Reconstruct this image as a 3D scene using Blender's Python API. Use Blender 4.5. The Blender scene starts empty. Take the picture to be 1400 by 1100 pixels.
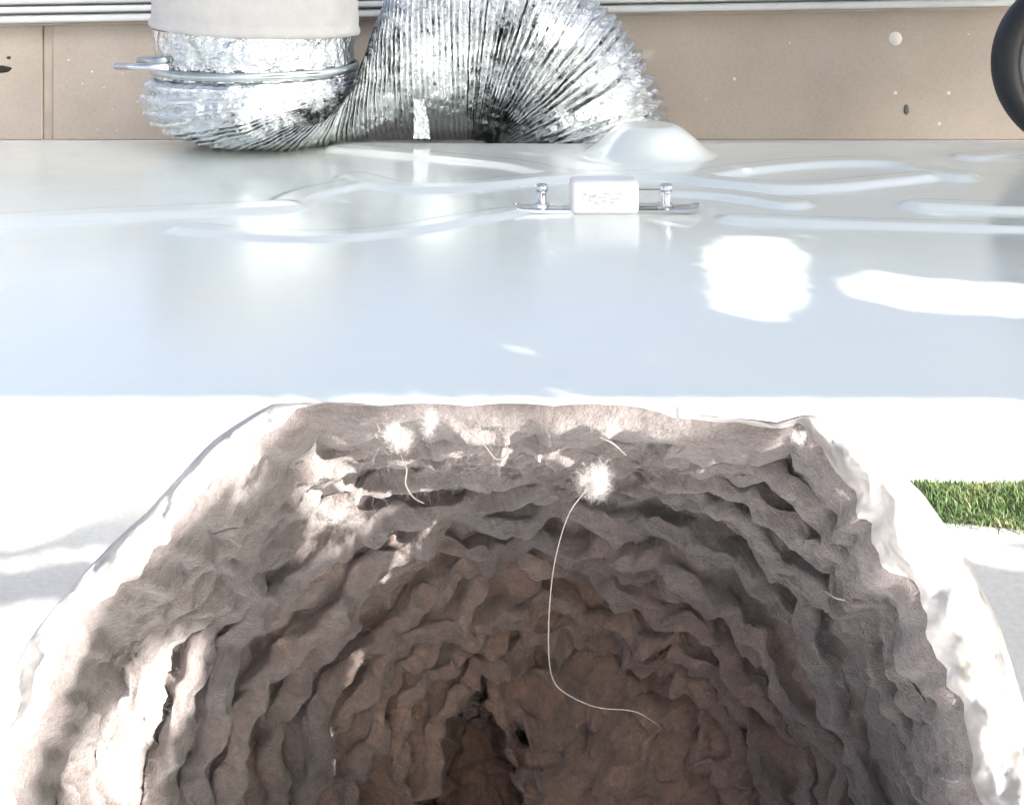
import bpy, bmesh, math, random
import numpy as np
from mathutils import Vector, noise, Matrix
random.seed(7)
rng = np.random.default_rng(7)
scene = bpy.context.scene
COL = scene.collection

# ------------------------------------------------------------------ camera, sky, sun, exposure
CZ = 0.3573                      # camera height above the driveway (metres)
F, CX, HY = 1850.0, 700.0, -123.0   # focal length, centre column and horizon row of the 1400x1100 photograph
cam = bpy.data.cameras.new('camera')
cam.sensor_width = 36.0
cam.lens = 36.0 * F / 1400.0
cam.shift_y = -(550.0 - HY) / 1400.0
cam.clip_start, cam.clip_end = 0.01, 500.0
cam_o = bpy.data.objects.new('camera', cam)
cam_o.location = (0, 0, CZ)
cam_o.rotation_euler = (math.radians(90), 0, 0)
COL.objects.link(cam_o)
scene.camera = cam_o

SUN_EL, SUN_AZ = math.radians(24), math.radians(48)     # azimuth: to the right of straight behind the camera
TO_SUN = Vector((math.sin(SUN_AZ) * math.cos(SUN_EL), -math.cos(SUN_AZ) * math.cos(SUN_EL), math.sin(SUN_EL)))
world = bpy.data.worlds.new('World')
scene.world = world
world.use_nodes = True
wn = world.node_tree
sky = wn.nodes.new('ShaderNodeTexSky')
sky.sky_type = 'NISHITA'
sky.sun_disc = False
sky.sun_elevation = SUN_EL
sky.sun_rotation = math.pi - SUN_AZ
sky.air_density = 0.5
sky.dust_density = 9.0
sky.ozone_density = 1.2
bg = wn.nodes['Background']
bg.inputs['Strength'].default_value = 0.15
bw = wn.nodes.new('ShaderNodeRGBToBW')            # thin high haze: less saturated sky
hz = wn.nodes.new('ShaderNodeMix')
hz.data_type = 'RGBA'
hz.inputs['Factor'].default_value = 0.5
wn.links.new(sky.outputs['Color'], bw.inputs['Color'])
wn.links.new(sky.outputs['Color'], hz.inputs['A'])
wn.links.new(bw.outputs['Val'], hz.inputs['B'])
wn.links.new(hz.outputs['Result'], bg.inputs['Color'])

sl = bpy.data.lights.new('sun', 'SUN')
sl.energy = 5.0
sl.angle = math.radians(0.5)
sl.color = (1.0, 0.95, 0.88)
so = bpy.data.objects.new('sun', sl)
so.location = (2, -2, 3)
so.rotation_euler = TO_SUN.to_track_quat('Z', 'Y').to_euler()
COL.objects.link(so)

scene.view_settings.view_transform = 'Standard'
scene.view_settings.look = 'None'
scene.view_settings.gamma = 1.0
scene.view_settings.exposure = 2.25
scene.cycles.max_bounces = 14
scene.cycles.diffuse_bounces = 8


def P(px, py, d):
    """point seen at photograph pixel (px, py) at depth d metres"""
    return Vector(((px - CX) / F * d, d, CZ - (py - HY) / F * d))


# ------------------------------------------------------------------ helpers
def obj(name, verts, faces, m, parent=None, smooth=True):
    me = bpy.data.meshes.new(name)
    me.from_pydata([tuple(v) for v in verts], [], faces)
    me.materials.append(m)
    if smooth:
        me.polygons.foreach_set('use_smooth', [True] * len(me.polygons))
    me.update()
    o = bpy.data.objects.new(name, me)
    COL.objects.link(o)
    if parent is not None:
        o.parent = parent
        if parent.type == 'EMPTY':
            o.matrix_parent_inverse = Matrix.Translation(-parent.location)
    return o


def bobj(name, bm, m, parent=None, smooth=True):
    me = bpy.data.meshes.new(name)
    bmesh.ops.recalc_face_normals(bm, faces=bm.faces[:])
    bm.to_mesh(me)
    bm.free()
    me.materials.append(m)
    if smooth:
        me.polygons.foreach_set('use_smooth', [True] * len(me.polygons))
    o = bpy.data.objects.new(name, me)
    COL.objects.link(o)
    if parent is not None:
        o.parent = parent
        if parent.type == 'EMPTY':
            o.matrix_parent_inverse = Matrix.Translation(-parent.location)
    return o


def thing(name, label, cat, loc=(0, 0, 0), group=None):
    o = bpy.data.objects.new(name, None)
    o.location = loc
    o.empty_display_size = 0.05
    COL.objects.link(o)
    o['label'] = label
    o['category'] = cat
    if group:
        o['group'] = group
    return o


def bm_box(lo, hi, bevel=0.0, seg=2):
    bm = bmesh.new()
    bmesh.ops.create_cube(bm, size=1.0)
    lo, hi = Vector(lo), Vector(hi)
    for v in bm.verts:
        v.co = Vector(((lo[i] + hi[i]) / 2 + v.co[i] * (hi[i] - lo[i]) for i in range(3)))
    if bevel:
        bmesh.ops.bevel(bm, geom=bm.edges[:], offset=bevel, segments=seg, affect='EDGES', profile=0.5)
    return bm


def tube(bm, pts, rad, n=10, caps=True):
    """swept tube; rad a number or one radius per point"""
    pts = [Vector(p) for p in pts]
    if not hasattr(rad, '__len__'):
        rad = [rad] * len(pts)
    rings = []
    up = Vector((0.13, 0.21, 0.97)).normalized()
    for i, p in enumerate(pts):
        t = (pts[min(i + 1, len(pts) - 1)] - pts[max(i - 1, 0)]).normalized()
        a = t.cross(up)
        if a.length < 1e-4:
            a = t.cross(Vector((1, 0, 0)))
        a.normalize()
        b = t.cross(a)
        rings.append([bm.verts.new(p + (a * math.cos(k * 2 * math.pi / n) + b * math.sin(k * 2 * math.pi / n)) * rad[i]) for k in range(n)])
    for r0, r1 in zip(rings, rings[1:]):
        for k in range(n):
            bm.faces.new((r0[k], r0[(k + 1) % n], r1[(k + 1) % n], r1[k]))
    if caps:
        bm.faces.new(rings[0])
        bm.faces.new(rings[-1])


def catmull(pts, n):
    """n samples along a Catmull-Rom curve through pts (sequences of floats)"""
    p = np.array(pts, float)
    p = np.vstack([2 * p[0] - p[1], p, 2 * p[-1] - p[-2]])
    out = []
    m = len(p) - 3
    for k in range(n):
        t = k / (n - 1) * m
        i = min(int(t), m - 1)
        u = t - i
        p0, p1, p2, p3 = p[i], p[i + 1], p[i + 2], p[i + 3]
        out.append(0.5 * (2 * p1 + (p2 - p0) * u + (2 * p0 - 5 * p1 + 4 * p2 - p3) * u * u + (3 * p1 - p0 - 3 * p2 + p3) * u ** 3))
    return np.array(out)


def fbm(v, octv=4):
    return noise.fractal(v, 1.0, 2.0, octv)


# ------------------------------------------------------------------ materials
def mat(name):
    m = bpy.data.materials.new(name)
    m.use_nodes = True
    nt = m.node_tree
    return m, nt, nt.nodes['Principled BSDF']


def N(nt, typ, **kw):
    n = nt.nodes.new(typ)
    for k, v in kw.items():
        if k in n.inputs:
            n.inputs[k].default_value = v
        else:
            setattr(n, k, v)
    return n


def noise_node(nt, scale, detail=4.0, rough=0.55, stretch=None):
    tc = N(nt, 'ShaderNodeTexCoord')
    mp = N(nt, 'ShaderNodeMapping')
    if stretch:
        mp.inputs['Scale'].default_value = stretch
    nt.links.new(tc.outputs['Object'], mp.inputs['Vector'])
    n = N(nt, 'ShaderNodeTexNoise', Scale=scale, Detail=detail, Roughness=rough)
    nt.links.new(mp.outputs['Vector'], n.inputs['Vector'])
    return n


def ramp(nt, src, stops):
    r = N(nt, 'ShaderNodeValToRGB')
    e = r.color_ramp.elements
    while len(e) < len(stops):
        e.new(0.5)
    for k, (pos, c) in enumerate(stops):
        e[k].position = pos
        e[k].color = (c[0], c[1], c[2], 1) if hasattr(c, '__len__') else (c, c, c, 1)
    nt.links.new(src, r.inputs['Fac'])
    return r


def bump(nt, b, src, strength, dist, prev=None):
    n = N(nt, 'ShaderNodeBump', Strength=strength, Distance=dist)
    nt.links.new(src, n.inputs['Height'])
    if prev is not None:
        nt.links.new(prev.outputs['Normal'], n.inputs['Normal'])
    nt.links.new(n.outputs['Normal'], b.inputs['Normal'])
    return n


def simple(name, col, rough=0.5, metal=0.0, nscale=40, var=0.15, bstr=0.2, bdist=0.001):
    m, nt, b = mat(name)
    n = noise_node(nt, nscale)
    lo = [c * (1 - var) for c in col]
    hi = [min(1, c * (1 + var)) for c in col]
    r = ramp(nt, n.outputs['Fac'], [(0.3, lo), (0.7, hi)])
    nt.links.new(r.outputs['Color'], b.inputs['Base Color'])
    b.inputs['Roughness'].default_value = rough
    b.inputs['Metallic'].default_value = metal
    if bstr:
        bump(nt, b, n.outputs['Fac'], bstr, bdist)
    return m


# glossy enamelled sheet steel
M_panel, nt, b = mat('enamel_panel')
n1 = noise_node(nt, 3.0, 5)
r1 = ramp(nt, n1.outputs['Fac'], [(0.3, (0.85, 0.91, 0.87)), (0.7, (0.90, 0.95, 0.91))])
nt.links.new(r1.outputs['Color'], b.inputs['Base Color'])
n2 = noise_node(nt, 9.0, 6, 0.6)
r2 = ramp(nt, n2.outputs['Fac'], [(0.3, 0.12), (0.75, 0.26)])
nt.links.new(r2.outputs['Color'], b.inputs['Roughness'])
b.inputs['IOR'].default_value = 2.0
b.inputs['Metallic'].default_value = 0.3
n3 = noise_node(nt, 14.0, 2)
bump(nt, b, n3.outputs['Fac'], 0.15, 0.004)

# crinkled aluminium foil
def foil(name, base, rough, scale, strength):
    m, nt, b = mat(name)
    b.inputs['Metallic'].default_value = 1.0
    b.inputs['Base Color'].default_value = (*base, 1)
    b.inputs['Roughness'].default_value = rough
    tc = N(nt, 'ShaderNodeTexCoord')
    v = N(nt, 'ShaderNodeTexVoronoi', Scale=scale)
    v.feature = 'F1'
    nn = N(nt, 'ShaderNodeTexNoise', Scale=scale * 0.6, Detail=5.0, Roughness=0.6)
    nt.links.new(tc.outputs['Object'], nn.inputs['Vector'])
    mx = N(nt, 'ShaderNodeMix', data_type='VECTOR')
    mx.inputs['Factor'].default_value = 0.06
    nt.links.new(tc.outputs['Object'], mx.inputs['A'])
    nt.links.new(nn.outputs['Color'], mx.inputs['B'])
    nt.links.new(mx.outputs['Result'], v.inputs['Vector'])
    b1 = bump(nt, b, v.outputs['Distance'], strength, 0.006)
    b2 = bump(nt, b, nn.outputs['Fac'], strength * 0.7, 0.004, b1)
    n4 = N(nt, 'ShaderNodeTexNoise', Scale=scale * 0.28, Detail=2.0)
    nt.links.new(tc.outputs['Object'], n4.inputs['Vector'])
    bump(nt, b, n4.outputs['Fac'], 0.35, 0.02, b2)
    return m

M_foil = foil('crinkled_foil', (0.80, 0.82, 0.82), 0.17, 60, 0.40)
M_foil_smooth = foil('collar_foil', (0.66, 0.69, 0.69), 0.16, 45, 0.8)
M_steel = simple('zinc_steel', (0.50, 0.55, 0.55), 0.28, 1.0, 60, 0.1, 0.05)
M_chrome = simple('bright_steel', (0.72, 0.73, 0.76), 0.14, 1.0, 60, 0.05, 0.03)
M_sleeve = simple('white_wrap', (0.50, 0.495, 0.48), 0.6, 0, 45, 0.06, 0.5, 0.003)
M_rubber = simple('black_rubber', (0.012, 0.013, 0.015), 0.5, 0, 90, 0.3, 0.2, 0.0005)
M_rim = simple('grey_hub', (0.055, 0.06, 0.07), 0.4, 0, 30, 0.2, 0.1)
M_trim = simple('white_painted_rail', (0.62, 0.64, 0.64), 0.4, 0, 20, 0.06, 0.1)
M_grey_line = simple('grey_gasket', (0.40, 0.43, 0.44), 0.6, 0, 20, 0.1, 0.1)
M_white = simple('white_plastic', (0.80, 0.80, 0.82), 0.35, 0, 50, 0.04, 0.15)
M_mark = simple('faded_print', (0.62, 0.63, 0.65), 0.6, 0, 300, 0.3, 0)
M_dark = simple('dark_hole', (0.03, 0.025, 0.02), 0.9, 0, 60, 0.3, 0.2)
M_fleck = simple('paint_flecks', (0.75, 0.72, 0.66), 0.7, 0, 60, 0.05, 0)
M_scuff = simple('grey_scuff', (0.12, 0.13, 0.13), 0.7, 0, 60, 0.2, 0)
M_bark = simple('bark', (0.12, 0.09, 0.06), 0.9, 0, 25, 0.4, 0.6, 0.01)

# painted wall board
M_wall, nt, b = mat('beige_wall')
n1 = noise_node(nt, 7.0, 6, 0.65)
r1 = ramp(nt, n1.outputs['Fac'], [(0.25, (0.435, 0.385, 0.325)), (0.5, (0.485, 0.43, 0.365)), (0.78, (0.53, 0.48, 0.415))])
n2 = noise_node(nt, 160.0, 3, 0.6)
r2 = ramp(nt, n2.outputs['Fac'], [(0.35, 0.93), (0.6, 1.0)])
mx = N(nt, 'ShaderNodeMix', data_type='RGBA', blend_type='MULTIPLY')
mx.inputs['Factor'].default_value = 1.0
nt.links.new(r1.outputs['Color'], mx.inputs['A'])
nt.links.new(r2.outputs['Color'], mx.inputs['B'])
nt.links.new(mx.outputs['Result'], b.inputs['Base Color'])
n5 = noise_node(nt, 2.2, 5, 0.6)
r5 = ramp(nt, n5.outputs['Fac'], [(0.3, (0.86, 0.86, 0.87)), (0.65, (1.03, 1.0, 0.98))])
mx5 = N(nt, 'ShaderNodeMix', data_type='RGBA', blend_type='MULTIPLY')
mx5.inputs['Factor'].default_value = 1.0
nt.links.new(mx.outputs['Result'], mx5.inputs['A'])
nt.links.new(r5.outputs['Color'], mx5.inputs['B'])
nt.links.new(mx5.outputs['Result'], b.inputs['Base Color'])
b.inputs['Roughness'].default_value = 0.75
bump(nt, b, n2.outputs['Fac'], 0.25, 0.001)
M_batten = simple('joint_strip', (0.42, 0.365, 0.30), 0.75, 0, 18, 0.12, 0.2)

# concrete drive
M_drive, nt, b = mat('pale_concrete')
n1 = noise_node(nt, 5.0, 7, 0.65)
r1 = ramp(nt, n1.outputs['Fac'], [(0.3, (0.52, 0.52, 0.52)), (0.7, (0.62, 0.61, 0.60))])
n2 = noise_node(nt, 220.0, 4, 0.7)
r2 = ramp(nt, n2.outputs['Fac'], [(0.3, 0.86), (0.62, 1.0)])
mx = N(nt, 'ShaderNodeMix', data_type='RGBA', blend_type='MULTIPLY')
mx.inputs['Factor'].default_value = 1.0
nt.links.new(r1.outputs['Color'], mx.inputs['A'])
nt.links.new(r2.outputs['Color'], mx.inputs['B'])
nt.links.new(mx.outputs['Result'], b.inputs['Base Color'])
b.inputs['Roughness'].default_value = 0.85
bump(nt, b, n2.outputs['Fac'], 0.4, 0.001)

# grass
M_grass, nt, b = mat('grass_blades')
n1 = noise_node(nt, 60.0, 3)
r1 = ramp(nt, n1.outputs['Fac'], [(0.3, (0.03, 0.065, 0.014)), (0.5, (0.06, 0.11, 0.03)), (0.68, (0.17, 0.19, 0.075))])
nt.links.new(r1.outputs['Color'], b.inputs['Base Color'])
b.inputs['Roughness'].default_value = 0.6
M_soil = simple('lawn_soil', (0.06, 0.07, 0.025), 0.95, 0, 120, 0.4, 0.5, 0.003)
M_leaf = simple('tree_leaves', (0.055, 0.10, 0.03), 0.5, 0, 30, 0.35, 0)

# lint felt: grey-mauve fluff with pale drifts, browner and lightened deeper in
M_lint, nt, b = mat('lint_felt')
n1 = noise_node(nt, 45.0, 6, 0.65)
r1 = ramp(nt, n1.outputs['Fac'], [(0.25, (0.130, 0.102, 0.093)), (0.42, (0.192, 0.160, 0.152)), (0.6, (0.248, 0.213, 0.207)), (0.8, (0.335, 0.303, 0.302))])
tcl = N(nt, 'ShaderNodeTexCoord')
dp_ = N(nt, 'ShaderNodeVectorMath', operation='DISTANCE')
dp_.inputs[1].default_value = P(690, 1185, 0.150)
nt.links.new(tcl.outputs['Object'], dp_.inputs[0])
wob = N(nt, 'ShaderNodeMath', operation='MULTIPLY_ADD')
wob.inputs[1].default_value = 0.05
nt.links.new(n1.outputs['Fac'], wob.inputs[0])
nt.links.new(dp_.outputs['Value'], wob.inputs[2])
rd_ = ramp(nt, wob.outputs[0], [(0.090, (1, 1, 1)), (0.140, (2.35, 1.68, 1.18))])  # deep lint is browner, and painted brighter where little light reaches
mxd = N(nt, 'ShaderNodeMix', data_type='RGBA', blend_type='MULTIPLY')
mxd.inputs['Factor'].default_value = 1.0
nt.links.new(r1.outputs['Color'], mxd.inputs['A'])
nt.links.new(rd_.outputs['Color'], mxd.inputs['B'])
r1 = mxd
n2 = noise_node(nt, 900.0, 5, 0.75)
r2 = ramp(nt, n2.outputs['Fac'], [(0.3, 0.72), (0.6, 1.05)])
mx = N(nt, 'ShaderNodeMix', data_type='RGBA', blend_type='MULTIPLY')
mx.inputs['Factor'].default_value = 1.0
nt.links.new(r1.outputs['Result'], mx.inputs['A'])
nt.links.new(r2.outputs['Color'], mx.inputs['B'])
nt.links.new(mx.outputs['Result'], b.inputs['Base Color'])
b.inputs['Roughness'].default_value = 1.0
b.inputs['Specular IOR Level'].default_value = 0.1
b.inputs['Sheen Weight'].default_value = 0.5
b.inputs['Sheen Roughness'].default_value = 0.6
n3 = noise_node(nt, 320.0, 6, 0.7)
b1 = bump(nt, b, n3.outputs['Fac'], 0.7, 0.0025)
bump(nt, b, n2.outputs['Fac'], 0.5, 0.0008, b1)
M_fuzz = simple('lint_fibres', (0.25, 0.225, 0.225), 0.9, 0, 60, 0.25, 0)
M_thread = simple('pale_thread', (0.55, 0.50, 0.44), 0.5, 0, 60, 0.05, 0)
M_tuft = simple('white_fluff', (0.55, 0.53, 0.52), 0.95, 0, 200, 0.1, 0)
M_shell = simple('dusty_foil', (0.50, 0.48, 0.46), 0.5, 0.25, 75, 0.42, 0.8, 0.004)

# ------------------------------------------------------------------ the setting
g = obj('driveway', [(-60, -60, 0), (60, -60, 0), (60, 60, 0), (-60, 60, 0)], [(0, 1, 2, 3)], M_drive)
g['kind'] = 'structure'

# ------------------------------------------------------------------ wall with rail
WD = 2.10
def wx(px): return (px - CX) / F * WD
def wz(py): return CZ - (py - HY) / F * WD
TOPZ = wz(-70)
wall = thing('beige_wall', 'beige speckled wall board behind the foil duct, with a vertical joint strip at left', 'wall', (0, WD, 0))
bobj('wall_board', bm_box((-2.2, WD, 0), (wx(58), WD + 0.05, TOPZ), 0.002), M_wall, wall, False)
bobj('wall_board', bm_box((wx(72), WD, 0), (2.4, WD + 0.05, TOPZ), 0.002), M_wall, wall, False)
bobj('joint_strip', bm_box((wx(58) + 0.0004, WD + 0.004, 0), (wx(72) - 0.0004, WD + 0.046, TOPZ - 0.001), 0.0015), M_batten, wall, False)


def blot(name, px, py, rx, ry, m, seed, depth=0.0012, jag=0.2):
    bm = bmesh.new()
    k = 22
    ring, inner = [], []
    for i in range(k):
        a = i * 2 * math.pi / k
        j = 1 + jag * noise.noise(Vector((math.cos(a) * 1.3, math.sin(a) * 1.3, seed)))
        ring.append(bm.verts.new((wx(px) + math.cos(a) * rx * j * WD / F, WD - 0.0003, wz(py) + math.sin(a) * ry * j * WD / F)))
        inner.append(bm.verts.new((wx(px) + math.cos(a) * rx * j * .85 * WD / F, WD - depth, wz(py) + math.sin(a) * ry * j * .85 * WD / F)))
    for i in range(k):
        bm.faces.new((ring[i], ring[(i + 1) % k], inner[(i + 1) % k], inner[i]))
    bm.faces.new(inner)
    return bobj(name, bm, m, wall)


blot('paint_spot', 1224, 53, 9.5, 9.5, M_fleck, 1.0, 0.0015, 0.05)
blot('dark_knot', 3, 95, 13, 5, M_dark, 2.0)
blot('dark_speck', 12, 79, 3, 2, M_dark, 3.0)
blot('grey_scuff', 1239, 150, 4, 7, M_scuff, 5.0)
bm = bmesh.new()
for k in range(20):
    px, py = random.choice([(random.uniform(930, 1350), random.uniform(20, 195)), (random.uniform(80, 190), random.uniform(50, 180))])
    if k < 4:
        px, py = [(1004, 108), (1224, 127), (1297, 127), (1284, 169)][k]
    r = 2.6 if k < 4 else random.uniform(0.5, 1.5)
    vs = [bm.verts.new((wx(px + r * math.cos(a) * random.uniform(.7, 1.3)), WD - 0.0008, wz(py + r * math.sin(a)))) for a in [i * math.pi / 3 for i in range(6)]]
    bm.faces.new(vs)
fl = bobj('paint_fleck', bm, M_fleck, wall)
fl['kind'] = 'stuff'

rail = thing('ribbed_rail', 'white ribbed rail running along the wall above the beige board', 'rail', (0, WD - 0.02, wz(10)))
slope = math.atan2(24, 1400)
def rail_piece(name, r0, r1, dy, m):
    """long bar between photograph rows r0 and r1 (at the left edge), dy proud of the wall"""
    bm = bm_box((-2.2, WD - dy, wz(r1)), (2.4, WD - 0.003, wz(r0) - 0.0004), min(0.004, (wz(r0) - wz(r1)) * 0.3), 3)
    for v in bm.verts:
        v.co.z += (v.co.x - wx(0)) * math.tan(slope) * 1.0
    return bobj(name, bm, m, rail)
rail_piece('lower_lip', 31, 36, 0.010, M_batten)
rail_piece('lower_rib', 20, 31, 0.026, M_trim)
rail_piece('groove', 17, 20, 0.012, M_grey_line)
rail_piece('middle_rib', 8, 17, 0.032, M_trim)
rail_piece('groove', 5, 8, 0.016, M_grey_line)
rail_piece('upper_rib', -22, 5, 0.036, M_trim)
rail_piece('top_cap', -60, -22, 0.05, M_trim)

# ------------------------------------------------------------------ enamelled panel
H = 318.0 / F * 1.8
PZ = CZ - H
D0, D1 = 0.844, 1.80
def row_depth(row): return F * H / (row - HY)
def PP(px, row):
    d = row_depth(row)
    return np.array([(px - CX) / F * d, d])

panel = thing('appliance_panel', 'glossy white enamelled panel with raised curved ribs lying in front of the beige wall', 'panel', (0, D0, 0))
ribs = [  # (photo pixels along the rib, half width m, height m)
    ([(488, 244), (530, 255), (590, 259), (660, 254), (740, 246), (840, 242), (930, 243), (980, 250), (1060, 257), (1130, 256), (1200, 249), (1255, 243)], 0.020, 0.0052),
    ([(470, 205), (560, 212), (640, 219), (710, 227), (760, 238), (800, 243)], 0.022, 0.0048),
    ([(960, 241), (1020, 232), (1090, 225), (1170, 222), (1240, 226), (1275, 236), (1310, 242)], 0.022, 0.0050),
    ([(880, 262), (960, 265), (1020, 271), (1075, 280)], 0.022, 0.0036),
    ([(1262, 282), (1320, 284), (1420, 286), (1600, 288)], 0.020, 0.0055),
    ([(1010, 302), (1100, 305), (1220, 308), (1420, 312), (1600, 313)], 0.016, 0.0042),
    ([(-160, 308), (0, 301), (120, 294), (250, 289), (385, 284)], 0.022, 0.0050),
    ([(260, 312), (340, 320), (440, 324), (540, 317), (630, 303), (700, 292)], 0.018, 0.0036),
    ([(385, 284), (420, 266), (490, 250)], 0.022, 0.0034),
    ([(1330, 216), (1420, 212), (1550, 211)], 0.022, 0.004),
]
nx, ny = 420, 330
rows = np.linspace(195.0, 552.0, ny)
ys = row_depth(rows)
xs_u = np.linspace(-1, 1, nx)
xs = 0.78 * np.sign(xs_u) * np.abs(xs_u) ** 1.15 + 0.02
X, Y = np.meshgrid(xs, ys)
Z = np.zeros_like(X)
for pts, hw, hh in ribs:
    c = np.array([PP(*p) for p in catmull(pts, 50)])
    best = np.full(X.shape, 1e9)
    for a, bb in zip(c, c[1:]):
        dv = bb - a
        L2 = max(1e-12, (dv ** 2).sum())
        t = np.clip(((X - a[0]) * dv[0] + (Y - a[1]) * dv[1]) / L2, 0, 1)
        best = np.minimum(best, (X - a[0] - t * dv[0]) ** 2 + (Y - a[1] - t * dv[1]) ** 2)
    dist = np.sqrt(best)
    s = np.clip((hw + 0.008 - dist) / 0.016, 0, 1)
    Z = np.maximum(Z, 1.05 * hh * s * s * (3 - 2 * s))
Z += 0.0016 * np.sin(X * 5 + 1.0) * np.sin(Y * 6.0)      # the sheet is not dead flat
verts = np.stack([X, Y, PZ + Z], -1).reshape(-1, 3)
faces = []
for j in range(ny - 1):
    for i in range(nx - 1):
        a = j * nx + i
        faces.append((a + nx, a + nx + 1, a + 1, a))
obj('ribbed_sheet', verts, faces, M_panel, panel)
# front flange: rolled edge and turned-down lip
prof = []
yb, zb = ys[-1], PZ
R = yb - D0
for k in range(9):
    a = k / 8 * math.pi / 2
    prof.append((yb - R * math.sin(a), zb - R * (1 - math.cos(a))))
prof += [(D0, 0.012), (D0, -0.002)]
nv = 80
fx = np.linspace(xs[0], xs[-1], nv)
verts, faces = [], []
for x in fx:
    w = 0.0016 * math.sin(x * 5 + 1.0)
    for k, (y, z) in enumerate(prof):
        verts.append((x, y, z + w * math.sin(yb * 6.0) * max(0, 1 - k / 8)))
m_ = len(prof)
for i in range(nv - 1):
    for k in range(m_ - 1):
        a = i * m_ + k
        faces.append((a, a + m_, a + m_ + 1, a + 1))
obj('front_flange', verts, faces, M_panel, panel)
bobj('rear_flange', bm_box((xs[0], D1 + 0.0005, 0.0), (xs[-1], D1 + 0.006, PZ - 0.003)), M_panel, panel, False)
# raised boss near the rear edge
def lathe(bm, c, prof, n=48):
    rings = []
    for r, z in prof:
        rings.append([bm.verts.new((c[0] + r * math.cos(k * 2 * math.pi / n), c[1] + r * math.sin(k * 2 * math.pi / n), c[2] + z)) for k in range(n)])
    for r0, r1 in zip(rings, rings[1:]):
        for k in range(n):
            bm.faces.new((r0[k], r0[(k + 1) % n], r1[(k + 1) % n], r1[k]))
    bm.faces.new(rings[-1])
    return rings
bm = bmesh.new()
d = 1.725
c = ((887 - CX) / F * d, d, PZ - 0.001)
pr = []
for k in range(25):
    t = k / 24
    r = 0.094 * (1 - t) + 0.004 * t
    s = min(1, max(0, (0.090 - r) / 0.060))
    pr.append((r, 0.037 * s * s * (3 - 2 * s)))
lathe(bm, c, pr)
bobj('raised_boss', bm, M_panel, panel)

# ------------------------------------------------------------------ latch bolted to the panel
d = row_depth(291)
sc = d / F
lx = lambda px: (px - CX) * sc
base_z = PZ + 0.001
latch = thing('latch_bracket', 'steel latch bracket with two bolts and a white block on the enamelled panel', 'latch', (lx(827), d, base_z))
verts, faces = [], []
bars = catmull([(702, 5), (712, 2.0), (735, 1.0), (780, 0.6), (830, 0.4), (880, 0.6), (920, 1.0), (945, 2.0), (956, 4.5)], 60)
bm = bmesh.new()
rings = []
for k, (px, up) in enumerate(bars):
    hw = 0.012 * min(1, 0.35 + min(k, 59 - k) / 5.0)
    z0 = base_z + up * sc * 1.3
    rings.append([bm.verts.new((lx(px), d + y, z)) for y, z in ((-hw, z0), (hw, z0), (hw, z0 + 0.0035), (hw * .7, z0 + 0.0045), (-hw * .7, z0 + 0.0045), (-hw, z0 + 0.0035))])
for r0, r1 in zip(rings, rings[1:]):
    for k in range(6):
        bm.faces.new((r0[k], r0[(k + 1) % 6], r1[(k + 1) % 6], r1[k]))
bm.faces.new(rings[0]); bm.faces.new(rings[-1])
bobj('base_bar', bm, M_chrome, latch, False)
for px in (741, 911):
    bm = bmesh.new()
    lathe(bm, (lx(px), d + 0.002, base_z), [(0.0045, 0.003), (0.0045, 0.020), (0.0040, 0.0205), (0.0068, 0.021), (0.0070, 0.0265), (0.0060, 0.0275)], 20)
    bo = bobj('bolt', bm, M_chrome, latch)
    bm = bmesh.new()
    lathe(bm, (lx(px), d + 0.002, base_z), [(0.0085, 0.0042), (0.0085, 0.0075), (0.0078, 0.0082)], 6)
    bobj('nut', bm, M_chrome, bo, False)
bobj('strike_plate', bm_box((lx(872), d + 0.004, base_z + 0.005), (lx(903), d + 0.007, base_z + 0.0225), 0.001), M_chrome, latch, False)
blk = bobj('white_block', bm_box((lx(779), d - 0.016, base_z + 0.0002), (lx(872), d + 0.016, base_z + 0.034), 0.0055, 4), M_white, latch)
bm = bmesh.new()
for k in range(16):
    px = random.uniform(797, 845)
    z = base_z + random.uniform(0.011, 0.025)
    w, h = random.uniform(1.5, 6) * sc, random.uniform(0.7, 1.6) * sc
    vs = [bm.verts.new((lx(px) + a * w + random.uniform(-.3, .3) * w, d - 0.0164 - k * 3e-5, z + bb * h)) for a, bb in ((-1, -1), (0, -1.4), (1, -1), (1, 1), (-.2, 1.3), (-1, 1))]
    bm.faces.new(vs)
pm = bobj('worn_marks', bm, M_mark, blk)
pm['kind'] = 'stuff'

# ------------------------------------------------------------------ black wheel
d = 1.715
wc = P(1479, 90, d)
wr = 123 * d / F
wc.z = PZ + wr + 0.001
wheel = thing('black_wheel', 'black rubber wheel standing by the wall at the right edge, partly in view', 'wheel', (wc.x, wc.y, PZ))
def ring_lathe_y(c, prof, n=72):
    bm = bmesh.new()
    rings = []
    for r, y in prof:
        rings.append([bm.verts.new((c[0] + r * math.cos(k * 2 * math.pi / n), c[1] + y, c[2] + r * math.sin(k * 2 * math.pi / n))) for k in range(n)])
    for r0, r1 in zip(rings, rings[1:]):
        for k in range(n):
            bm.faces.new((r0[k], r0[(k + 1) % n], r1[(k + 1) % n], r1[k]))
    return bm, rings
tp = []
for k in range(19):
    a = math.pi * (k / 18)
    tp.append((wr - 0.017 + 0.017 * math.sin(a), -0.022 * math.cos(a)))
tp = [(wr * .74, -0.016), (wr * .80, -0.0225)] + tp + [(wr * .80, 0.0225), (wr * .74, 0.016)]
bm, _ = ring_lathe_y(wc, tp)
bobj('tyre', bm, M_rubber, wheel)
bm, rg = ring_lathe_y(wc, [(wr * .765, 0.016), (wr * .765, -0.014), (wr * .72, -0.017), (wr * .66, -0.008), (wr * .34, -0.004), (wr * .30, -0.02), (wr * .12, -0.022), (wr * .11, -0.018), (0.001, -0.018)])
bobj('rim', bm, M_rim, wheel)

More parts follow.
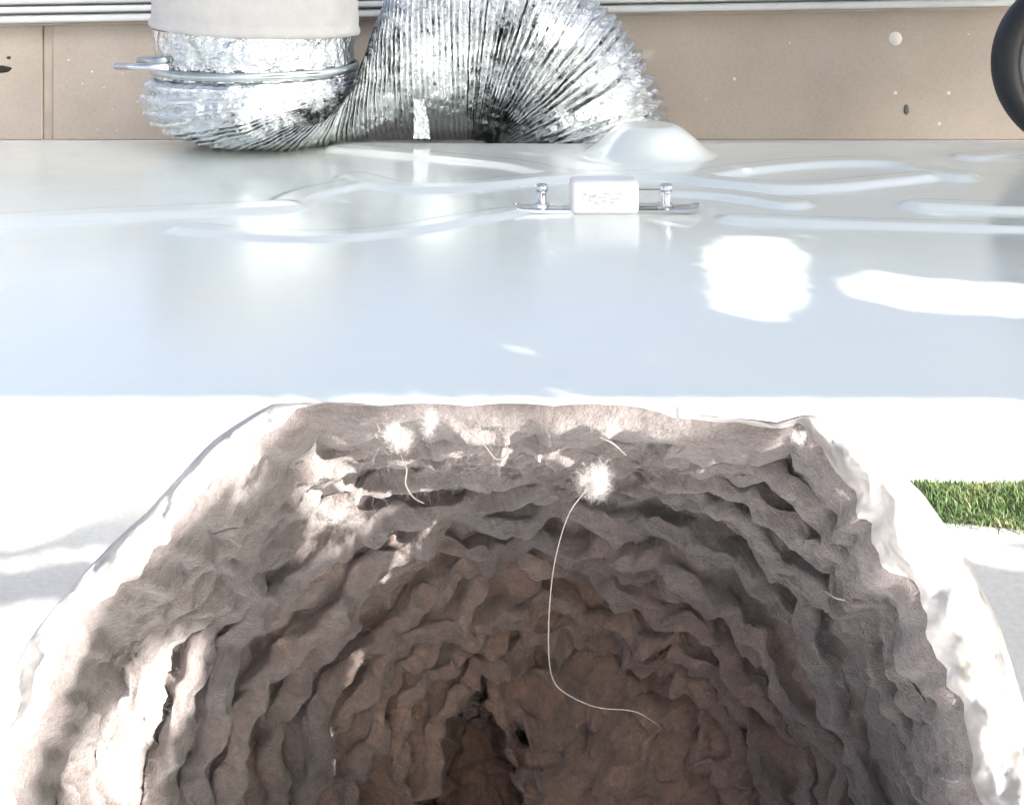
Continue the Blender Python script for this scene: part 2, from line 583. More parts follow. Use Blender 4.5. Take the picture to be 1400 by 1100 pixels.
# ------------------------------------------------------------------ flexible foil duct behind the panel
duct = thing('foil_duct', 'shiny crinkled flexible foil duct bending in an S from the white sleeve, folds fanned out', 'duct', (P(350, 200, 1.79).x, 1.79, PZ))
EC = 1.79
ex = (349 - CX) / F * EC
def prow(row, d): return CZ - (row - HY) / F * d
# white insulated sleeve
def cyl_rows(name, prof, m, seed, amp, n=96, smooth=True, freq=14, tilt=0.0):
    """round shell about the vertical axis of the elbow; prof = (radius px, row)"""
    verts, faces = [], []
    for r, row in prof:
        for k in range(n):
            a = k * 2 * math.pi / n
            rr = r * EC / F
            v = Vector((ex + rr * math.cos(a), EC + rr * 0.93 * math.sin(a), prow(row, EC) - tilt * math.cos(a) * 0.02))
            dn = noise.noise(Vector((v.x * freq, v.y * freq, v.z * freq * 1.3 + seed))) + 0.5 * noise.noise(Vector((v.x * freq * 3, v.y * freq * 3, v.z * freq * 3 + seed)))
            v.x += math.cos(a) * amp * dn
            v.y += math.sin(a) * amp * dn
            v.z += 0.6 * amp * noise.noise(Vector((v.x * 30, v.y * 30, seed + 9)))
            verts.append(v)
    for j in range(len(prof) - 1):
        for k in range(n):
            a, b2 = j * n + k, j * n + (k + 1) % n
            faces.append((a, b2, b2 + n, a + n))
    return obj(name, verts, faces, m, duct, smooth)
sleeve_prof = [(2, -34), (60, -34.5), (110, -34), (128, -32), (135, -27)] + [(139, r) for r in np.linspace(-20, 28, 12)] + [(141.5, 33), (142.5, 37), (141, 40), (134, 40.5)]
cyl_rows('white_sleeve', sleeve_prof, M_sleeve, 1.7, 0.0022, 96, True, 14, 0.35)
cyl_rows('collar', [(135, r) for r in np.linspace(37, 108, 28)], M_foil_smooth, 4.2, 0.0034, 120, False, 26)
# clamp band with its screw
bm = bmesh.new()
clamp = cyl_rows('clamp_band', [(137.5, 85), (140.5, 85.6), (141.0, 91), (140.5, 95.6), (137.5, 96.2)], M_steel, 2.0, 0.0006, 96, True, 8)
bm = bmesh.new()
tube(bm, [P(158, 91, 1.70), P(230, 92, 1.665)], 0.0042, 12)
bobj('clamp_screw', bm, M_chrome, clamp)
bm = bmesh.new()
tube(bm, [P(190, 83, 1.73), P(228, 83, 1.70)], 0.0050, 8)
bobj('clamp_tail', bm, M_steel, clamp)

secs = [  # (inner x, inner row, outer x, outer row, depth of axis, half depth)
    (484, 96, 212, 99, 1.79, .124), (486, 104, 202, 116, 1.79, .128), (488, 110, 199, 138, 1.79, .130), (490, 114, 214, 164, 1.79, .130),
    (492, 116, 258, 186, 1.79, .128), (494, 116, 318, 199, 1.79, .122), (498, 110, 380, 202, 1.795, .118), (502, 94, 430, 198, 1.81, .112),
    (508, 60, 470, 192, 1.84, .108), (520, 20, 505, 190, 1.87, .104), (545, -20, 545, 190, 1.90, .106), (585, -48, 590, 190, 1.92, .110),
    (640, -62, 638, 189, 1.925, .112), (705, -56, 652, 190, 1.925, .112), (770, -30, 660, 191, 1.925, .112), (822, 8, 664, 193, 1.925, .112),
    (862, 56, 666, 196, 1.925, .112), (890, 106, 668, 200, 1.925, .112), (906, 152, 668, 206, 1.925, .112), (914, 200, 668, 214, 1.925, .112),
    (914, 270, 668, 272, 1.925, .112), (912, 350, 668, 350, 1.925, .112)]
# uneven fold pitch: tight in the elbow and S, wide in the fan
folds = 118
NS = 96
tt = np.linspace(0, 1, folds)
secs_i = catmull(secs, 4001)
# place folds by arc length of the outer points
outer = np.maximum(np.hypot(np.diff(secs_i[:, 0]), np.diff(secs_i[:, 1])), np.hypot(np.diff(secs_i[:, 2]), np.diff(secs_i[:, 3])))
dens = np.ones(len(outer))
tpar = np.linspace(0, len(secs) - 1, len(outer))
pitch = np.interp(tpar, [0, 5, 8, 11, 13, 15, 21], [26.0, 14.0, 8.5, 8.0, 10, 15, 20])
cum = np.concatenate([[0], np.cumsum(outer / pitch)])
folds = int(cum[-1])
verts, faces = [], []
sub = [(0.0, -1.0), (0.3, 0.55), (0.5, 1.0), (0.7, 0.55)]
nr = 0
for f in range(folds):
    jit = random.uniform(-0.22, 0.22)
    for so_, zg in sub:
        q = np.interp(f + so_ + (jit if 0.1 < so_ < 0.9 else 0), cum, np.arange(len(cum)))
        i0 = int(min(q, len(secs_i) - 1))
        ax, ar, bx, br, dp, rd = secs_i[i0]
        A, B = P(ax, ar, dp), P(bx, br, dp)
        cen = (A + B) / 2
        U = (B - A) / 2
        tq = tpar[min(i0, len(tpar) - 1)]
        amp = float(np.interp(tq, [0, 5, 8, 12, 15, 21], [0.0042, 0.0032, 0.0034, 0.0040, 0.0065, 0.0080]))
        crk = float(np.interp(tq, [0, 5, 8, 11, 14, 21], [0.0034, 0.0028, 0.0012, 0.0012, 0.0020, 0.0022]))
        rad = U.length
        for k in range(NS):
            a = k * 2 * math.pi / NS
            p = cen + U * math.cos(a) + Vector((0, rd, 0)) * math.sin(a)
            rv = (p - cen).normalized()
            w = noise.noise(Vector((p.x * 22, p.y * 22, p.z * 22 + 3.3)))
            w2 = noise.noise(Vector((p.x * 75, p.y * 75, p.z * 75 + f * 0.37)))
            ins = math.cos(a) if tq > 8.5 else (-math.cos(a) if tq < 6.5 else 0.0)
            p = p + rv * (amp * (1 - 0.62 * max(0, ins + .3) / 1.3) * zg * (1 + 0.35 * w) + crk * w2 + 0.0025 * w)
            tang = Vector((-U.z, 0, U.x)).normalized()
            p = p + tang * (0.0006 * w2 + 0.0016 * noise.noise(Vector((p.x * 40, p.y * 40, p.z * 40 + 11))))
            verts.append(p)
        nr += 1
for j in range(nr - 1):
    for k in range(NS):
        a, b2 = j * NS + k, j * NS + (k + 1) % NS
        faces.append((a, b2, b2 + NS, a + NS))
obj('corrugated_hose', verts, faces, M_foil, duct, False)
# crumpled foil tab hanging in the S bend
bm = bmesh.new()
gv = []
for j in range(9):
    for i in range(6):
        p = P(562 + i * 4.6 + j * 0.5 - (i - 2.5) * 0.22 * (8 - j), 136 + j * 6.6, 1.795)
        p.y += 0.006 * noise.noise(Vector((i * .9, j * .9, 2))) - 0.002 * j * 0.3
        gv.append(bm.verts.new(p))
for j in range(8):
    for i in range(5):
        bm.faces.new((gv[j * 6 + i], gv[j * 6 + i + 1], gv[j * 6 + i + 7], gv[j * 6 + i + 6]))
fo = bobj('foil_tab', bm, M_foil, duct, False)
sm = fo.modifiers.new('thickness', 'SOLIDIFY'); sm.thickness = 0.0008

# ------------------------------------------------------------------ lint-clogged duct in the foreground
C0 = P(690, 1185, 0.150)
CE = P(775, 1140, 0.222)
AX = (CE - C0)
LEN = AX.length
AX.normalize()
E1 = (Vector((1, 0, 0)) - AX * AX.x).normalized()
E2 = E1.cross(AX)
if E2.z < 0: E2 = -E2
def rim_hit(px, py, back=0.0):
    """where the sight line through a pixel meets the duct's mouth plane: polar angle and radius in that plane"""
    o = Vector((0, 0, CZ))
    dv = P(px, py, 1.0) - o
    t = (C0 + AX * back - o).dot(AX) / dv.dot(AX)
    p = o + dv * t - C0 - AX * back
    return math.atan2(p.dot(E2), p.dot(E1)), math.hypot(p.dot(E1), p.dot(E2))
bottom = [(1362, 1250), (1340, 1420), (1240, 1600), (1040, 1740), (760, 1790), (480, 1740), (220, 1600), (60, 1420), (6, 1250)]
inner_px = [(12, 1150), (22, 1070), (48, 980), (88, 893), (150, 805), (232, 732), (322, 640), (408, 557), (520, 555.4), (640, 555.2), (760, 555.4),
            (880, 557), (925, 572), (1000, 578), (1062, 584), (1098, 575), (1140, 648), (1168, 692), (1222, 772), (1262, 826), (1290, 905), (1320, 1000), (1346, 1110)] + bottom
outer_px = [(-44, 1150), (-28, 1070), (-2, 962), (44, 872), (118, 782), (205, 704), (292, 608), (372, 554.8), (520, 554.6), (640, 554.6), (760, 554.6),
            (890, 554.8), (925, 566), (1000, 571), (1062, 577), (1106, 565), (1186, 622), (1254, 678), (1312, 762), (1350, 838), (1384, 935), (1408, 1020), (1424, 1110)] + \
           [(1440, 1250), (1415, 1440), (1300, 1650), (1070, 1800), (760, 1850), (460, 1800), (170, 1650), (-20, 1430), (-62, 1250)]
def polar_table(pts):
    pr = sorted(rim_hit(*p) for p in pts)
    a = np.array([p[0] for p in pr]); r = np.array([p[1] for p in pr])
    a = np.concatenate([[a[-1] - 2 * math.pi], a, [a[0] + 2 * math.pi]])
    r = np.concatenate([[r[-1]], r, [r[0]]])
    return lambda th: float(np.interp(th, a, r))
r_in, r_out = polar_table(inner_px), polar_table(outer_px)

lint_duct = thing('lint_clogged_duct', 'cut open vent duct in the foreground, thickly lined with grey brown lint', 'duct', (C0.x, C0.y, 0))
NT, NSG = 520, 400
LEN = 0.100
S_END = LEN + 0.06
def axis_at(s): return C0 + AX * s
def mouth(th):      # ragged edge where the lint meets the foil
    ct, st = math.cos(th), math.sin(th)
    rag = min(1.0, (r_out(th) - r_in(th)) / 0.004)
    return r_in(th) + rag * (0.0024 * noise.noise(Vector((ct * 9, st * 9, 4))) + 0.0016 * noise.noise(Vector((ct * 25, st * 25, 7))))
dist0 = (C0 - Vector((0, 0, CZ))).length
ths = np.linspace(-math.pi, math.pi, NT, endpoint=False)
def nz(fq, z): return np.array([noise.noise(Vector((math.cos(t) * fq, math.sin(t) * fq, z))) for t in ths])
mth = np.array([mouth(t) for t in ths])
lim = mth - 0.0028          # the lining stays inside the foil shell
ctrl = [(np.zeros(NT), mth), (np.full(NT, 0.0012), mth - 0.0016), (np.full(NT, 0.004), mth - 0.0026 + 0.0012 * nz(4, 3.3))]
fs = [0.15, 0.25, 0.36, 0.44, 0.54, 0.62, 0.72, 0.79, 0.87, 0.94, 1.0]
RE = 178.0 / F              # angular radius of the innermost frill
rho_m = mth / dist0
ft = np.fft.rfft(rho_m)
ft[3:] = 0
rho_s = np.fft.irfft(ft, NT)        # the rounder section the mouth settles into further in
rho_s = np.minimum(rho_s, rho_m * 1.04)
for n_, f_ in enumerate(fs):
    big = nz(1.4, n_ * 2.7 + 1)
    scal = 1.1 * np.abs(nz(3.6, n_ * 3.1 + 4)) + 0.55 * np.abs(nz(6.5, n_ * 1.9 + 7)) + 0.10 * np.abs(nz(17.0, n_ * 2.3 + 2))
    f2 = f_ + 0.075 * big + 0.045 * nz(3.2, n_ * 4.4)
    rb = rho_s + (rho_m - rho_s) * np.clip(1 - 1.6 * f2, 0, 1) ** 2
    rho = rb + (RE - rb) * f2 - (36.0 / F) * (scal - 0.35) * (0.6 + 0.6 * f_)
    s_ = LEN * np.clip(f2, 0.02, 2) ** 1.05 + 0.0030 * nz(2.5, n_ * 1.3 + 20) + 0.0018 * nz(6, n_ * 1.3 + 30)
    s_ = np.maximum(s_, 0.006)
    r_ = np.minimum(rho * (dist0 + 0.93 * s_), lim - 0.0015)
    r_ = np.minimum(r_ + 0.0050 * np.clip(nz(2.3, n_ * 6.9 + 50), 0, 1), lim - 0.0015)      # frills fade out and merge in places
    dp = 0.0058 + 0.0030 * nz(3.0, n_ * 5.7)             # trench depth behind the frill, uneven
    rt = np.minimum(r_ + dp, lim)
    th_ = 1.7 + 0.8 * nz(4.0, n_ * 8.1)                   # frill thickness
    ctrl += [(s_ + 0.0010, np.minimum(r_ + 0.0056, lim)), (s_ - 0.0006, np.minimum(r_ + 0.0034, lim)), (s_ - 0.0011 * th_, r_ + 0.0013 + 0.0004 * th_),
             (s_ + 0.0004, r_), (s_ + 0.0026 * th_, r_ + 0.0013), (s_ + 0.0050, rt)]
last_s, last_r = ctrl[-1]
# lint plug closing the far end, with a deep ragged pocket at the left
pa, pr_ = rim_hit(605, 1068, LEN)
pock = (pr_ * math.cos(pa), pr_ * math.sin(pa))
for v in (0.97, 0.92, 0.85, 0.78, 0.7, 0.62, 0.54, 0.46, 0.38, 0.3, 0.22, 0.14, 0.07, 0.01):
    w_ = v ** 5
    r_ = (last_r * w_ + float(last_r.mean()) * (1 - w_)) * v
    sx = []
    for t, rr in zip(ths, r_):
        x, y = rr * math.cos(t), rr * math.sin(t)
        q = math.hypot((x - pock[0]) / 0.0125, (y - pock[1]) / 0.0140) + 0.40 * noise.noise(Vector((x * 190, y * 190, 3))) + 0.22 * noise.noise(Vector((x * 420, y * 420, 6)))
        w = min(1, max(0, (1.12 - q) / 0.35))
        w = w * w * (3 - 2 * w)
        sx.append(LEN + 0.005 + 0.006 * noise.noise(Vector((x * 70, y * 70, 8))) + 0.008 * abs(noise.noise(Vector((x * 120, y * 120, 2)))) + 0.004 * abs(noise.noise(Vector((x * 260, y * 260, 5)))) + 0.040 * w)
    ctrl.append((np.array(sx), r_))
cc = np.array([np.concatenate(c) for c in ctrl])
prof_ = catmull(cc, NSG)
PS, PR = prof_[:, :NT], prof_[:, NT:]
ss = PS.mean(1)
verts, faces = [], []
cth, sth = np.cos(ths), np.sin(ths)
a0, ax_, e1_, e2_ = (np.array(tuple(v)) for v in (C0, AX, E1, E2))
G = a0 + PS[..., None] * ax_ + (PR * cth)[..., None] * e1_ + (PR * sth)[..., None] * e2_
for j in range(NSG):
    for k in range(NT):
        v = Vector(G[j, k])
        kf = min(1, max(0, PS[j, k]) / 0.006)
        if kf > 0:
            rv = (E1 * cth[k] + E2 * sth[k]) * 0.55 + AX * 0.8
            rv2 = Vector((noise.noise(v * 260 + Vector((9, 0, 0))), noise.noise(v * 260 + Vector((0, 9, 0))), noise.noise(v * 260 + Vector((0, 0, 9)))))
            v = v + rv2 * (0.0016 * kf) + rv * ((0.0008 * noise.noise(v * 430) + 0.0006 * noise.noise(v * 900) + 0.0005 * abs(noise.noise(v * 640)) + abs(noise.noise(v * 95)) * 0.0026 + fbm(v * 210, 3) * 0.0016 + abs(noise.noise(v * 150 + Vector((2, 7, 1)))) * 0.0018 + abs(noise.noise(v * 340 + Vector((5, 5, 5)))) * 0.0011 - 0.0009) * kf)
        verts.append(v)
for j in range(NSG - 1):
    for k in range(NT):
        a, b2 = j * NT + k, j * NT + (k + 1) % NT
        faces.append((a, b2, b2 + NT, a + NT))
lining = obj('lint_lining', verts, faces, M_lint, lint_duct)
lverts = verts

# foil shell: turned-over rim and corrugated outside
verts, faces = [], []
NTR, NRR = 480, 26
thr = np.linspace(-math.pi, math.pi, NTR, endpoint=False)
for j in range(NRR):
    t = j / (NRR - 1)
    for th in thr:
        ri, ro = mouth(th), r_out(th)
        wdt = max(0.0001, ro - ri)
        r = ri + (ro - ri) * t
        lift = -0.0035 * math.sin(t * math.pi) * min(1, wdt / 0.004)
        p = C0 + E1 * (r * math.cos(th)) + E2 * (r * math.sin(th))
        k = min(1, wdt / 0.003) * math.sin(math.pi * min(1, t * 1.0)) 
        cr = noise.noise(p * 90) * 0.0034 - abs(noise.noise(p * 170 + Vector((3, 1, 2)))) * 0.0056 - abs(noise.noise(p * 420)) * 0.0020
        p += AX * (lift - cr * k)
        verts.append(p)
for j in range(NRR - 1):
    for k in range(NTR):
        a, b2 = j * NTR + k, j * NTR + (k + 1) % NTR
        faces.append((a, a + NTR, b2 + NTR, b2))
obj('rim_fold', verts, faces, M_shell, lint_duct)
verts, faces = [], []
NSO = 260
so_ = np.linspace(0, S_END + 0.01, NSO)
for s in so_:
    bl = min(1, s / 0.05); bl = bl * bl * (3 - 2 * bl)
    for th in thr:
        r = r_out(th) * (1 - bl) + 0.0565 * bl
        rg_ = 0.12 + 0.88 * min(1.0, (r_out(th) - r_in(th)) / 0.003)
        r += rg_ * (0.0011 * (math.sin(s / 0.0075 * 2 * math.pi) + 1) + 0.0005 * noise.noise(Vector((math.cos(th) * 9, math.sin(th) * 9, s * 160)))) * min(1, s / 0.004)
        verts.append(axis_at(s) + E1 * (r * math.cos(th)) + E2 * (r * math.sin(th)))
for j in range(NSO - 1):
    for k in range(NTR):
        a, b2 = j * NTR + k, j * NTR + (k + 1) % NTR
        faces.append((a, b2, b2 + NTR, a + NTR))
faces.append(tuple((NSO - 1) * NTR + k for k in range(NTR)))
obj('foil_shell', verts, faces, M_shell, lint_duct)

for sw, dr in ((0.0035, 0.0004), (0.011, 0.0006), (0.019, 0.0006)):
    bl = min(1, sw / 0.05); bl = bl * bl * (3 - 2 * bl)
    bm = bmesh.new()
    pts = []
    for th in np.linspace(-0.12 * math.pi, 1.12 * math.pi, 140):
        r = r_out(th) * (1 - bl) + 0.0565 * bl + dr * min(1.0, (r_out(th) - r_in(th)) / 0.003) - 0.0002
        pts.append(axis_at(sw) + E1 * (r * math.cos(th)) + E2 * (r * math.sin(th)))
    tube(bm, pts, 0.0005, 6)
    bobj('wire_rib', bm, M_steel, lint_duct)

# lint fibres standing off the lining
LV = np.array([tuple(v) for v in lverts])
def fibres(name, base, nrm, ln, wd, m, seg=3, curl=0.9):
    n = len(base)
    nrm = nrm / np.linalg.norm(nrm, axis=1, keepdims=True)
    side = np.cross(nrm, rng.normal(size=(n, 3)))
    side /= np.linalg.norm(side, axis=1, keepdims=True)
    bend = np.cross(nrm, side) * rng.uniform(-curl, curl, (n, 1)) + side * rng.uniform(-curl, curl, (n, 1))
    vs = []
    for q in range(seg + 1):
        u = q / seg
        c = base + nrm * (ln * u)[:, None] + bend * (ln * u * u)[:, None]
        w = side * (wd * (1 - .6 * u))[:, None]
        vs += [c - w, c + w]
    V = np.stack(vs, 1).reshape(-1, 3)
    b0 = np.arange(n) * 2 * (seg + 1)
    Fc = np.concatenate([np.stack([b0 + 2 * q, b0 + 2 * q + 1, b0 + 2 * q + 3, b0 + 2 * q + 2], 1) for q in range(seg)])
    me = bpy.data.meshes.new(name)
    me.vertices.add(len(V)); me.vertices.foreach_set('co', V.astype(np.float32).ravel())
    me.loops.add(Fc.size); me.loops.foreach_set('vertex_index', Fc.astype(np.int32).ravel())
    me.polygons.add(len(Fc)); me.polygons.foreach_set('loop_start', np.arange(0, Fc.size, 4, dtype=np.int32))
    me.materials.append(m)
    me.update(calc_edges=True)
    o = bpy.data.objects.new(name, me)
    COL.objects.link(o)
    o.parent = lint_duct
    o.matrix_parent_inverse = Matrix.Translation(-lint_duct.location)
    return o
NF = 170000
jj = (rng.random(NF) ** 1.0 * NSG * 0.96).astype(int)
kk_ = ((rng.uniform(-0.14, 1.14, NF) * math.pi + math.pi) / (2 * math.pi) * NT).astype(int) % NT
base_ = LV[jj * NT + kk_]
nrm_ = -(np.cos(ths)[kk_][:, None] * e1_ + np.sin(ths)[kk_][:, None] * e2_) * 0.6 - ax_ * 0.7 + rng.normal(size=(NF, 3)) * 0.75
ln_ = rng.gamma(2.4, 0.00042, NF) + 0.0002
fz = fibres('lint_fibres', base_, nrm_, ln_, rng.uniform(0.000007, 0.000020, NF), M_fuzz)
fz['kind'] = 'stuff'

# loose threads and the white tuft
def thread(name, pts, rad, m=M_thread):
    bm = bmesh.new()
    c = catmull(pts, 40)
    tube(bm, [P(*q) for q in c], [rad * (1 - 0.4 * abs(2 * i / 39 - 1)) for i in range(40)], 6)
    return bobj(name, bm, m, lint_duct)
thread('hanging_thread', [(803, 668, .172), (778, 702, .173), (760, 760, .176), (752, 820, .180), (750, 880, .184), (754, 922, .188), (770, 945, .190), (815, 966, .191), (868, 972, .191), (902, 992, .192)], 0.000095)
thread('curled_fibre', [(548, 622, .164), (556, 640, .163), (555, 662, .163), (566, 680, .164), (580, 688, .165)], 0.00010)
thread('curled_fibre', [(632, 583, .161), (648, 597, .160), (664, 610, .160), (678, 627, .160), (692, 622, .161), (694, 606, .162)], 0.00009)
thread('curled_fibre', [(820, 598, .162), (838, 606, .161), (856, 622, .162)], 0.00010)
thread('curled_fibre', [(1128, 808, .175), (1146, 818, .172), (1175, 822, .172)], 0.00012)

def tuft(name, px, py, dp, rpx, n, stretch=(1, 1, 1)):
    c = np.array(tuple(P(px, py, dp)))
    r = rpx * dp / F
    n *= 3
    st = np.array(stretch)
    subs = rng.normal(size=(9, 3)) * 0.42 * st
    pick = (rng.random(n) ** 1.3 * 9).astype(int)
    p = c + (subs[pick] + rng.normal(size=(n, 3)) * rng.uniform(.05, .45, (n, 1)) * st) * r
    return fibres(name, p, rng.normal(size=(n, 3)), r * rng.uniform(.15, .6, n), rng.uniform(.000006, .000014, n), M_tuft, 3, 1.4)
tuft('white_tuft', 812, 658, .173, 20, 1500)
tuft('white_tuft', 588, 572, .158, 14, 800, (0.6, 0.6, 1.3))
tuft('white_tuft', 548, 598, .160, 15, 800)
tuft('white_tuft', 926, 562, .152, 8, 500, (0.4, 0.4, 1.4))
tuft('white_tuft', 1092, 600, .156, 8, 700)

# ------------------------------------------------------------------ strip of lawn at the right
gx0, gx1, gy0, gy1 = 0.10, 0.78, 0.772, 0.835
lawn = obj('lawn_ground', [(gx0, .788 - .229 * (gx0 - .24), .004), (gx1, .788 - .229 * (gx1 - .24), .004), (gx1, gy1, .004), (gx0, gy1, .004)], [(0, 1, 2, 3)], M_soil)
lawn['kind'] = 'structure'
v0, f0 = [], []
for _ in range(40000):
    x = random.uniform(gx0, gx1)
    u = random.random()
    yf = .788 - .229 * (x - .24)
    y = yf + u * (gy1 - yf) + random.gauss(0, 0.006)
    h = random.uniform(0.002, 0.0052) * (1.7 if random.random() < .08 else 1) * (1 + 0.3 * noise.noise(Vector((x * 30, y * 30, 0))))
    a = random.uniform(0, math.pi)
    w = random.uniform(0.0002, 0.00045)
    sd = Vector((math.cos(a), math.sin(a), 0)) * w
    lean = Vector((random.gauss(0, .4), random.gauss(0, .4), 0)) * h
    b0 = len(v0)
    p = Vector((x, min(y, gy1), 0.003))
    v0 += [p - sd, p + sd, p + lean * .35 + Vector((0, 0, h * .6)) + sd * .7, p + lean * .35 + Vector((0, 0, h * .6)) - sd * .7, p + lean + Vector((0, 0, h))]
    f0 += [(b0, b0 + 1, b0 + 2, b0 + 3), (b0 + 3, b0 + 2, b0 + 4)]
gr = obj('grass', v0, f0, M_grass)
gr['kind'] = 'stuff'
gr['label'] = 'short green lawn grass beside the driveway at right'

# ------------------------------------------------------------------ unseen tree, its leaves and gaps laid out to set shade and sun patches
bpy.context.view_layer.update()
dg = bpy.context.evaluated_depsgraph_get()
DN = -TO_SUN
SU = TO_SUN.cross(Vector((0, 0, 1))).normalized()
SV = SU.cross(TO_SUN).normalized()
if SV.z < 0: SV = -SV
def inpoly(x, y, poly):
    c = False
    j = len(poly) - 1
    for i in range(len(poly)):
        xi, yi = poly[i]; xj, yj = poly[j]
        if (yi > y) != (yj > y) and x < (xj - xi) * (y - yi) / (yj - yi) + xi:
            c = not c
        j = i
    return c
SUNNY = [
    [(0, 556), (400, 556), (330, 600), (230, 700), (60, 860), (0, 950)],                      # front lip and open drive at left
            [(548, 62), (600, 56), (650, 66), (690, 52), (660, 92), (560, 88)],
    [(700, 40), (770, 20), (790, 50), (720, 70)], [(790, 95), (850, 70), (860, 90), (800, 112)],
    [(300, 128), (400, 130), (395, 160), (310, 172)], [(230, 110), (270, 112), (262, 135), (232, 130)],
    [(760, 160), (850, 138), (860, 152), (780, 174)],
    [(1100, 556), (1400, 556), (1400, 735), (1250, 735)],
    [(425, 640), (470, 600), (530, 588), (562, 600), (545, 650), (500, 692), (440, 704)],
    [(240, 880), (248, 955), (198, 995), (184, 1100), (104, 1100), (114, 1025), (180, 955), (198, 900)],
    [(0, 915), (60, 865), (120, 850), (85, 915), (40, 1000), (15, 1100), (0, 1100)],
    [(385, 556), (310, 600), (215, 695), (50, 855), (0, 935), (0, 965), (60, 880), (212, 735), (375, 570)],
    [(1112, 570), (1250, 680), (1340, 830), (1400, 960), (1400, 1100), (1378, 1100), (1350, 960), (1322, 832), (1272, 775), (1200, 660)],
    [(800, 646), (824, 646), (824, 668), (800, 668)],
    [(540, 590), (556, 590), (556, 606), (540, 606)],
    [(972, 345), (1000, 325), (1065, 325), (1092, 350), (1088, 410), (1050, 438), (990, 425)],
    [(1160, 385), (1200, 372), (1290, 385), (1400, 388), (1400, 432), (1250, 424), (1170, 405)],
    [(1330, 748), (1400, 752), (1400, 772), (1330, 765)],
]
SHADY = [(1225, 700, 9, 40), (1298, 800, 16, 45), (1385, 1010, 16, 70), (1200, 645, 12, 45), (1325, 890, 14, 60), (1350, 1050, 12, 50), (160, 722, 95, 21), (40, 800, 110, 26), (205, 676, 70, 14), (100, 672, 45, 10), (40, 752, 60, 10)]
lit, shade, near, dap = [], [], [], []
org = Vector((0, 0, CZ))
for py in range(2, 1100, 4):
    for px in range(2, 1400, 5):
        dv = (P(px, py, 1.0) - org).normalized()
        hit, loc, nr_, _, ob, _ = scene.ray_cast(dg, org, dv)
        if not hit:
            continue
        uv = (loc.dot(SU), loc.dot(SV))
        on_panel = ob.parent is not None and ob.parent.name == 'appliance_panel'
        sunny = any(inpoly(px, py, q) for q in SUNNY) or (on_panel and py > 547)
        if sunny and any(((px - cx) / rx) ** 2 + ((py + 0.22 * (px - cx) - cy) / ry) ** 2 < 1 for cx, cy, rx, ry in SHADY):
            sunny = False
            if ob.name == 'driveway':
                dap.append(uv)
        (lit if sunny else shade).append(uv)
        if ob.parent is not None and ob.parent.name == 'lint_clogged_duct':
            near.append(uv)
lit = np.array(lit); shade = np.array(shade); near = np.array(near)
umin, umax = shade[:, 0].min() - .05, shade[:, 0].max() + .05
vmin, vmax = shade[:, 1].min() - .05, shade[:, 1].max() + .12
cell = 0.02
gridd = {}
for u, v in lit:
    gridd.setdefault((int(math.floor(u / cell)), int(math.floor(v / cell))), []).append((u, v))
def near_lit(u, v, r):
    ci, cj = int(math.floor(u / cell)), int(math.floor(v / cell))
    for i in (-1, 0, 1):
        for j in (-1, 0, 1):
            for a, b2 in gridd.get((ci + i, cj + j), ()):
                if (a - u) ** 2 + (b2 - v) ** 2 < r * r:
                    return True
    return False
tree = thing('shade_tree', 'unseen tree, its leaves and gaps laid out to shade panel, duct and driveway', 'tree', (.6, -1.9, 0))
v0, f0 = [], []
def leaf(u, v, L, kk, cup=.5):
    c = SU * u + SV * v + TO_SUN * kk
    if c.y > 0.0:      # keep leaves clear of the view
        q = (CZ - c.z) / c.y * F + HY
        if q > -40 and abs(c.x) < 0.5 * c.y + 0.02:
            return
    a = random.uniform(0, 2 * math.pi)
    d1 = (SU * math.cos(a) + SV * math.sin(a) + TO_SUN * random.uniform(-cup, cup)).normalized()
    d2 = (TO_SUN + SU * random.uniform(-.4, .4) + SV * random.uniform(-.4, .4)).cross(d1).normalized()
    b0 = len(v0)
    up = d1.cross(d2) * 0.12
    v0.extend([c - d1 * L, c + (d2 * .62 + up) * L - d1 * .2 * L, c + d1 * L, c - (d2 * .62 - up) * L - d1 * .2 * L])
    f0.extend([(b0, b0 + 1, b0 + 2), (b0, b0 + 2, b0 + 3)])
nu0, nv0 = near.min(0) - 0.012
nu1, nv1 = near.max(0) + 0.012
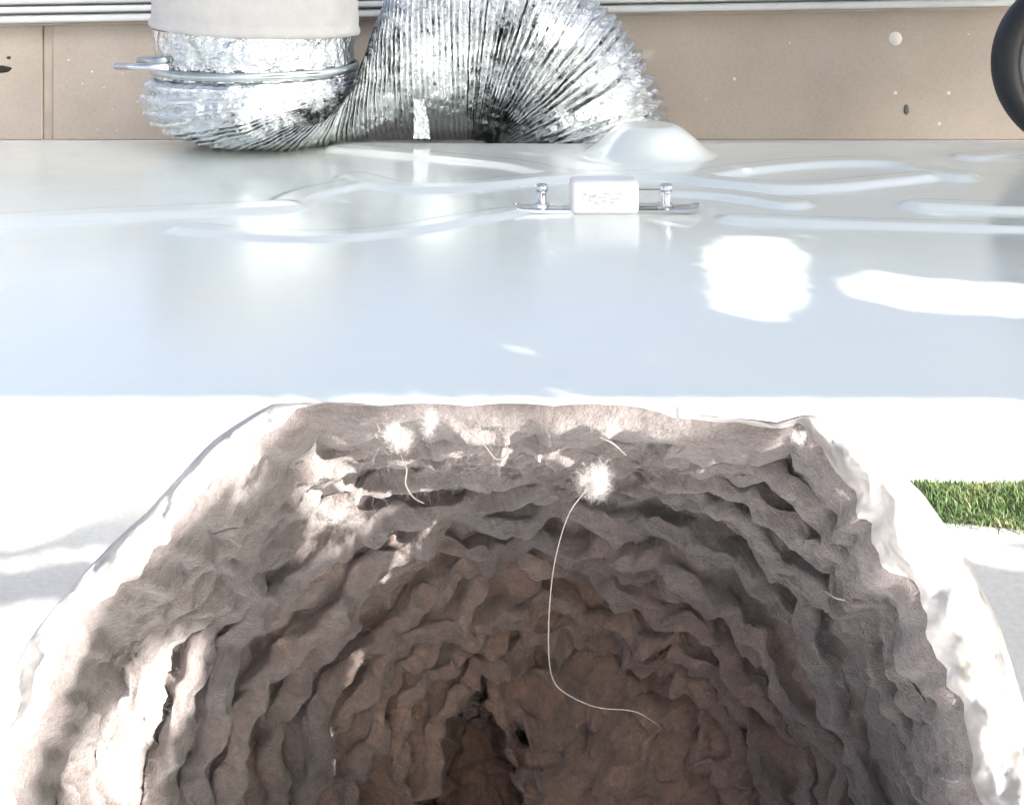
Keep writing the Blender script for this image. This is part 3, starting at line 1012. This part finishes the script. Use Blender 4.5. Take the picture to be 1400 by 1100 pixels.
def scatter(u0, u1, vv0, vv1, l0, l1, layers, k0, kr, scales):
    n = int((u1 - u0) * (vv1 - vv0) / (1.1 * ((l0 + l1) / 2) ** 2) * layers)
    for _ in range(n):
        u, v = random.uniform(u0, u1), random.uniform(vv0, vv1)
        L = random.uniform(l0, l1)
        for sc_ in scales:
            if not near_lit(u, v, L * sc_ * 0.8 + 0.0006):
                leaf(u, v, L * sc_, k0 + random.uniform(-kr, kr))
                break
scatter(umin - .25, umax + .3, vmin, vmax + .25, 0.014, 0.022, 6.5, 0.78, 0.05, (1.0, 0.6))
scatter(nu0, nu1, nv0, nv1, 0.005, 0.010, 5.0, 0.26, 0.015, (1.0, 0.6, 0.35, 0.2))
lit_far = lit[rng.integers(0, len(lit), 60000)]
for u, v in lit_far:
    u += random.gauss(0, .014); v += random.gauss(0, .014)
    L = random.uniform(0.003, 0.006)
    if not near_lit(u, v, L * 0.8 + 0.0008):
        leaf(u, v, L, 0.78 + random.uniform(-.06, .06))
for u0, v0_ in dap:
    for _ in range(3):
        u, v = u0 + random.gauss(0, .003), v0_ + random.gauss(0, .003)
        L = random.uniform(0.003, 0.006)
        if not near_lit(u, v, L * .45):
            leaf(u, v, L, 0.45 + random.uniform(-.02, .02))
scatter(nu0, nu1, nv0, nv1, 0.0018, 0.0032, 4.0, 0.26, 0.012, (1.0,))
print('canopy', umin, umax, vmin, vmax, 'near', nu0, nu1, nv0, nv1, 'leaves', len(f0) // 2)
bm = bmesh.new()
hub = SU * (umin - 0.38) + SV * ((vmin + vmax) * .45) + TO_SUN * .90
foot = Vector((hub.x, hub.y, 0))
tube(bm, [foot + Vector((0, 0, -.05)), foot + Vector((.01, .01, .2)), (foot + hub) / 2 + Vector((.02, 0, .1)), hub, hub + Vector((-.05, .02, .5))], [.085, .07, .055, .045, .02], 14)
for u, v in ((0.45, 0.25), (0.62, 0.7), (0.5, 0.5), (.35, .95)):
    tip = SU * (umin + (umax - umin) * u) + SV * (vmin + (vmax - vmin) * v) + TO_SUN * .88
    mid = (hub + tip) / 2 + Vector((0, 0, .06))
    tube(bm, [hub, mid, tip], [.03, .014, .003], 8)
tree.location = foot
obj('crown', v0, f0, M_leaf, tree, False)
bobj('trunk', bm, M_bark, tree)
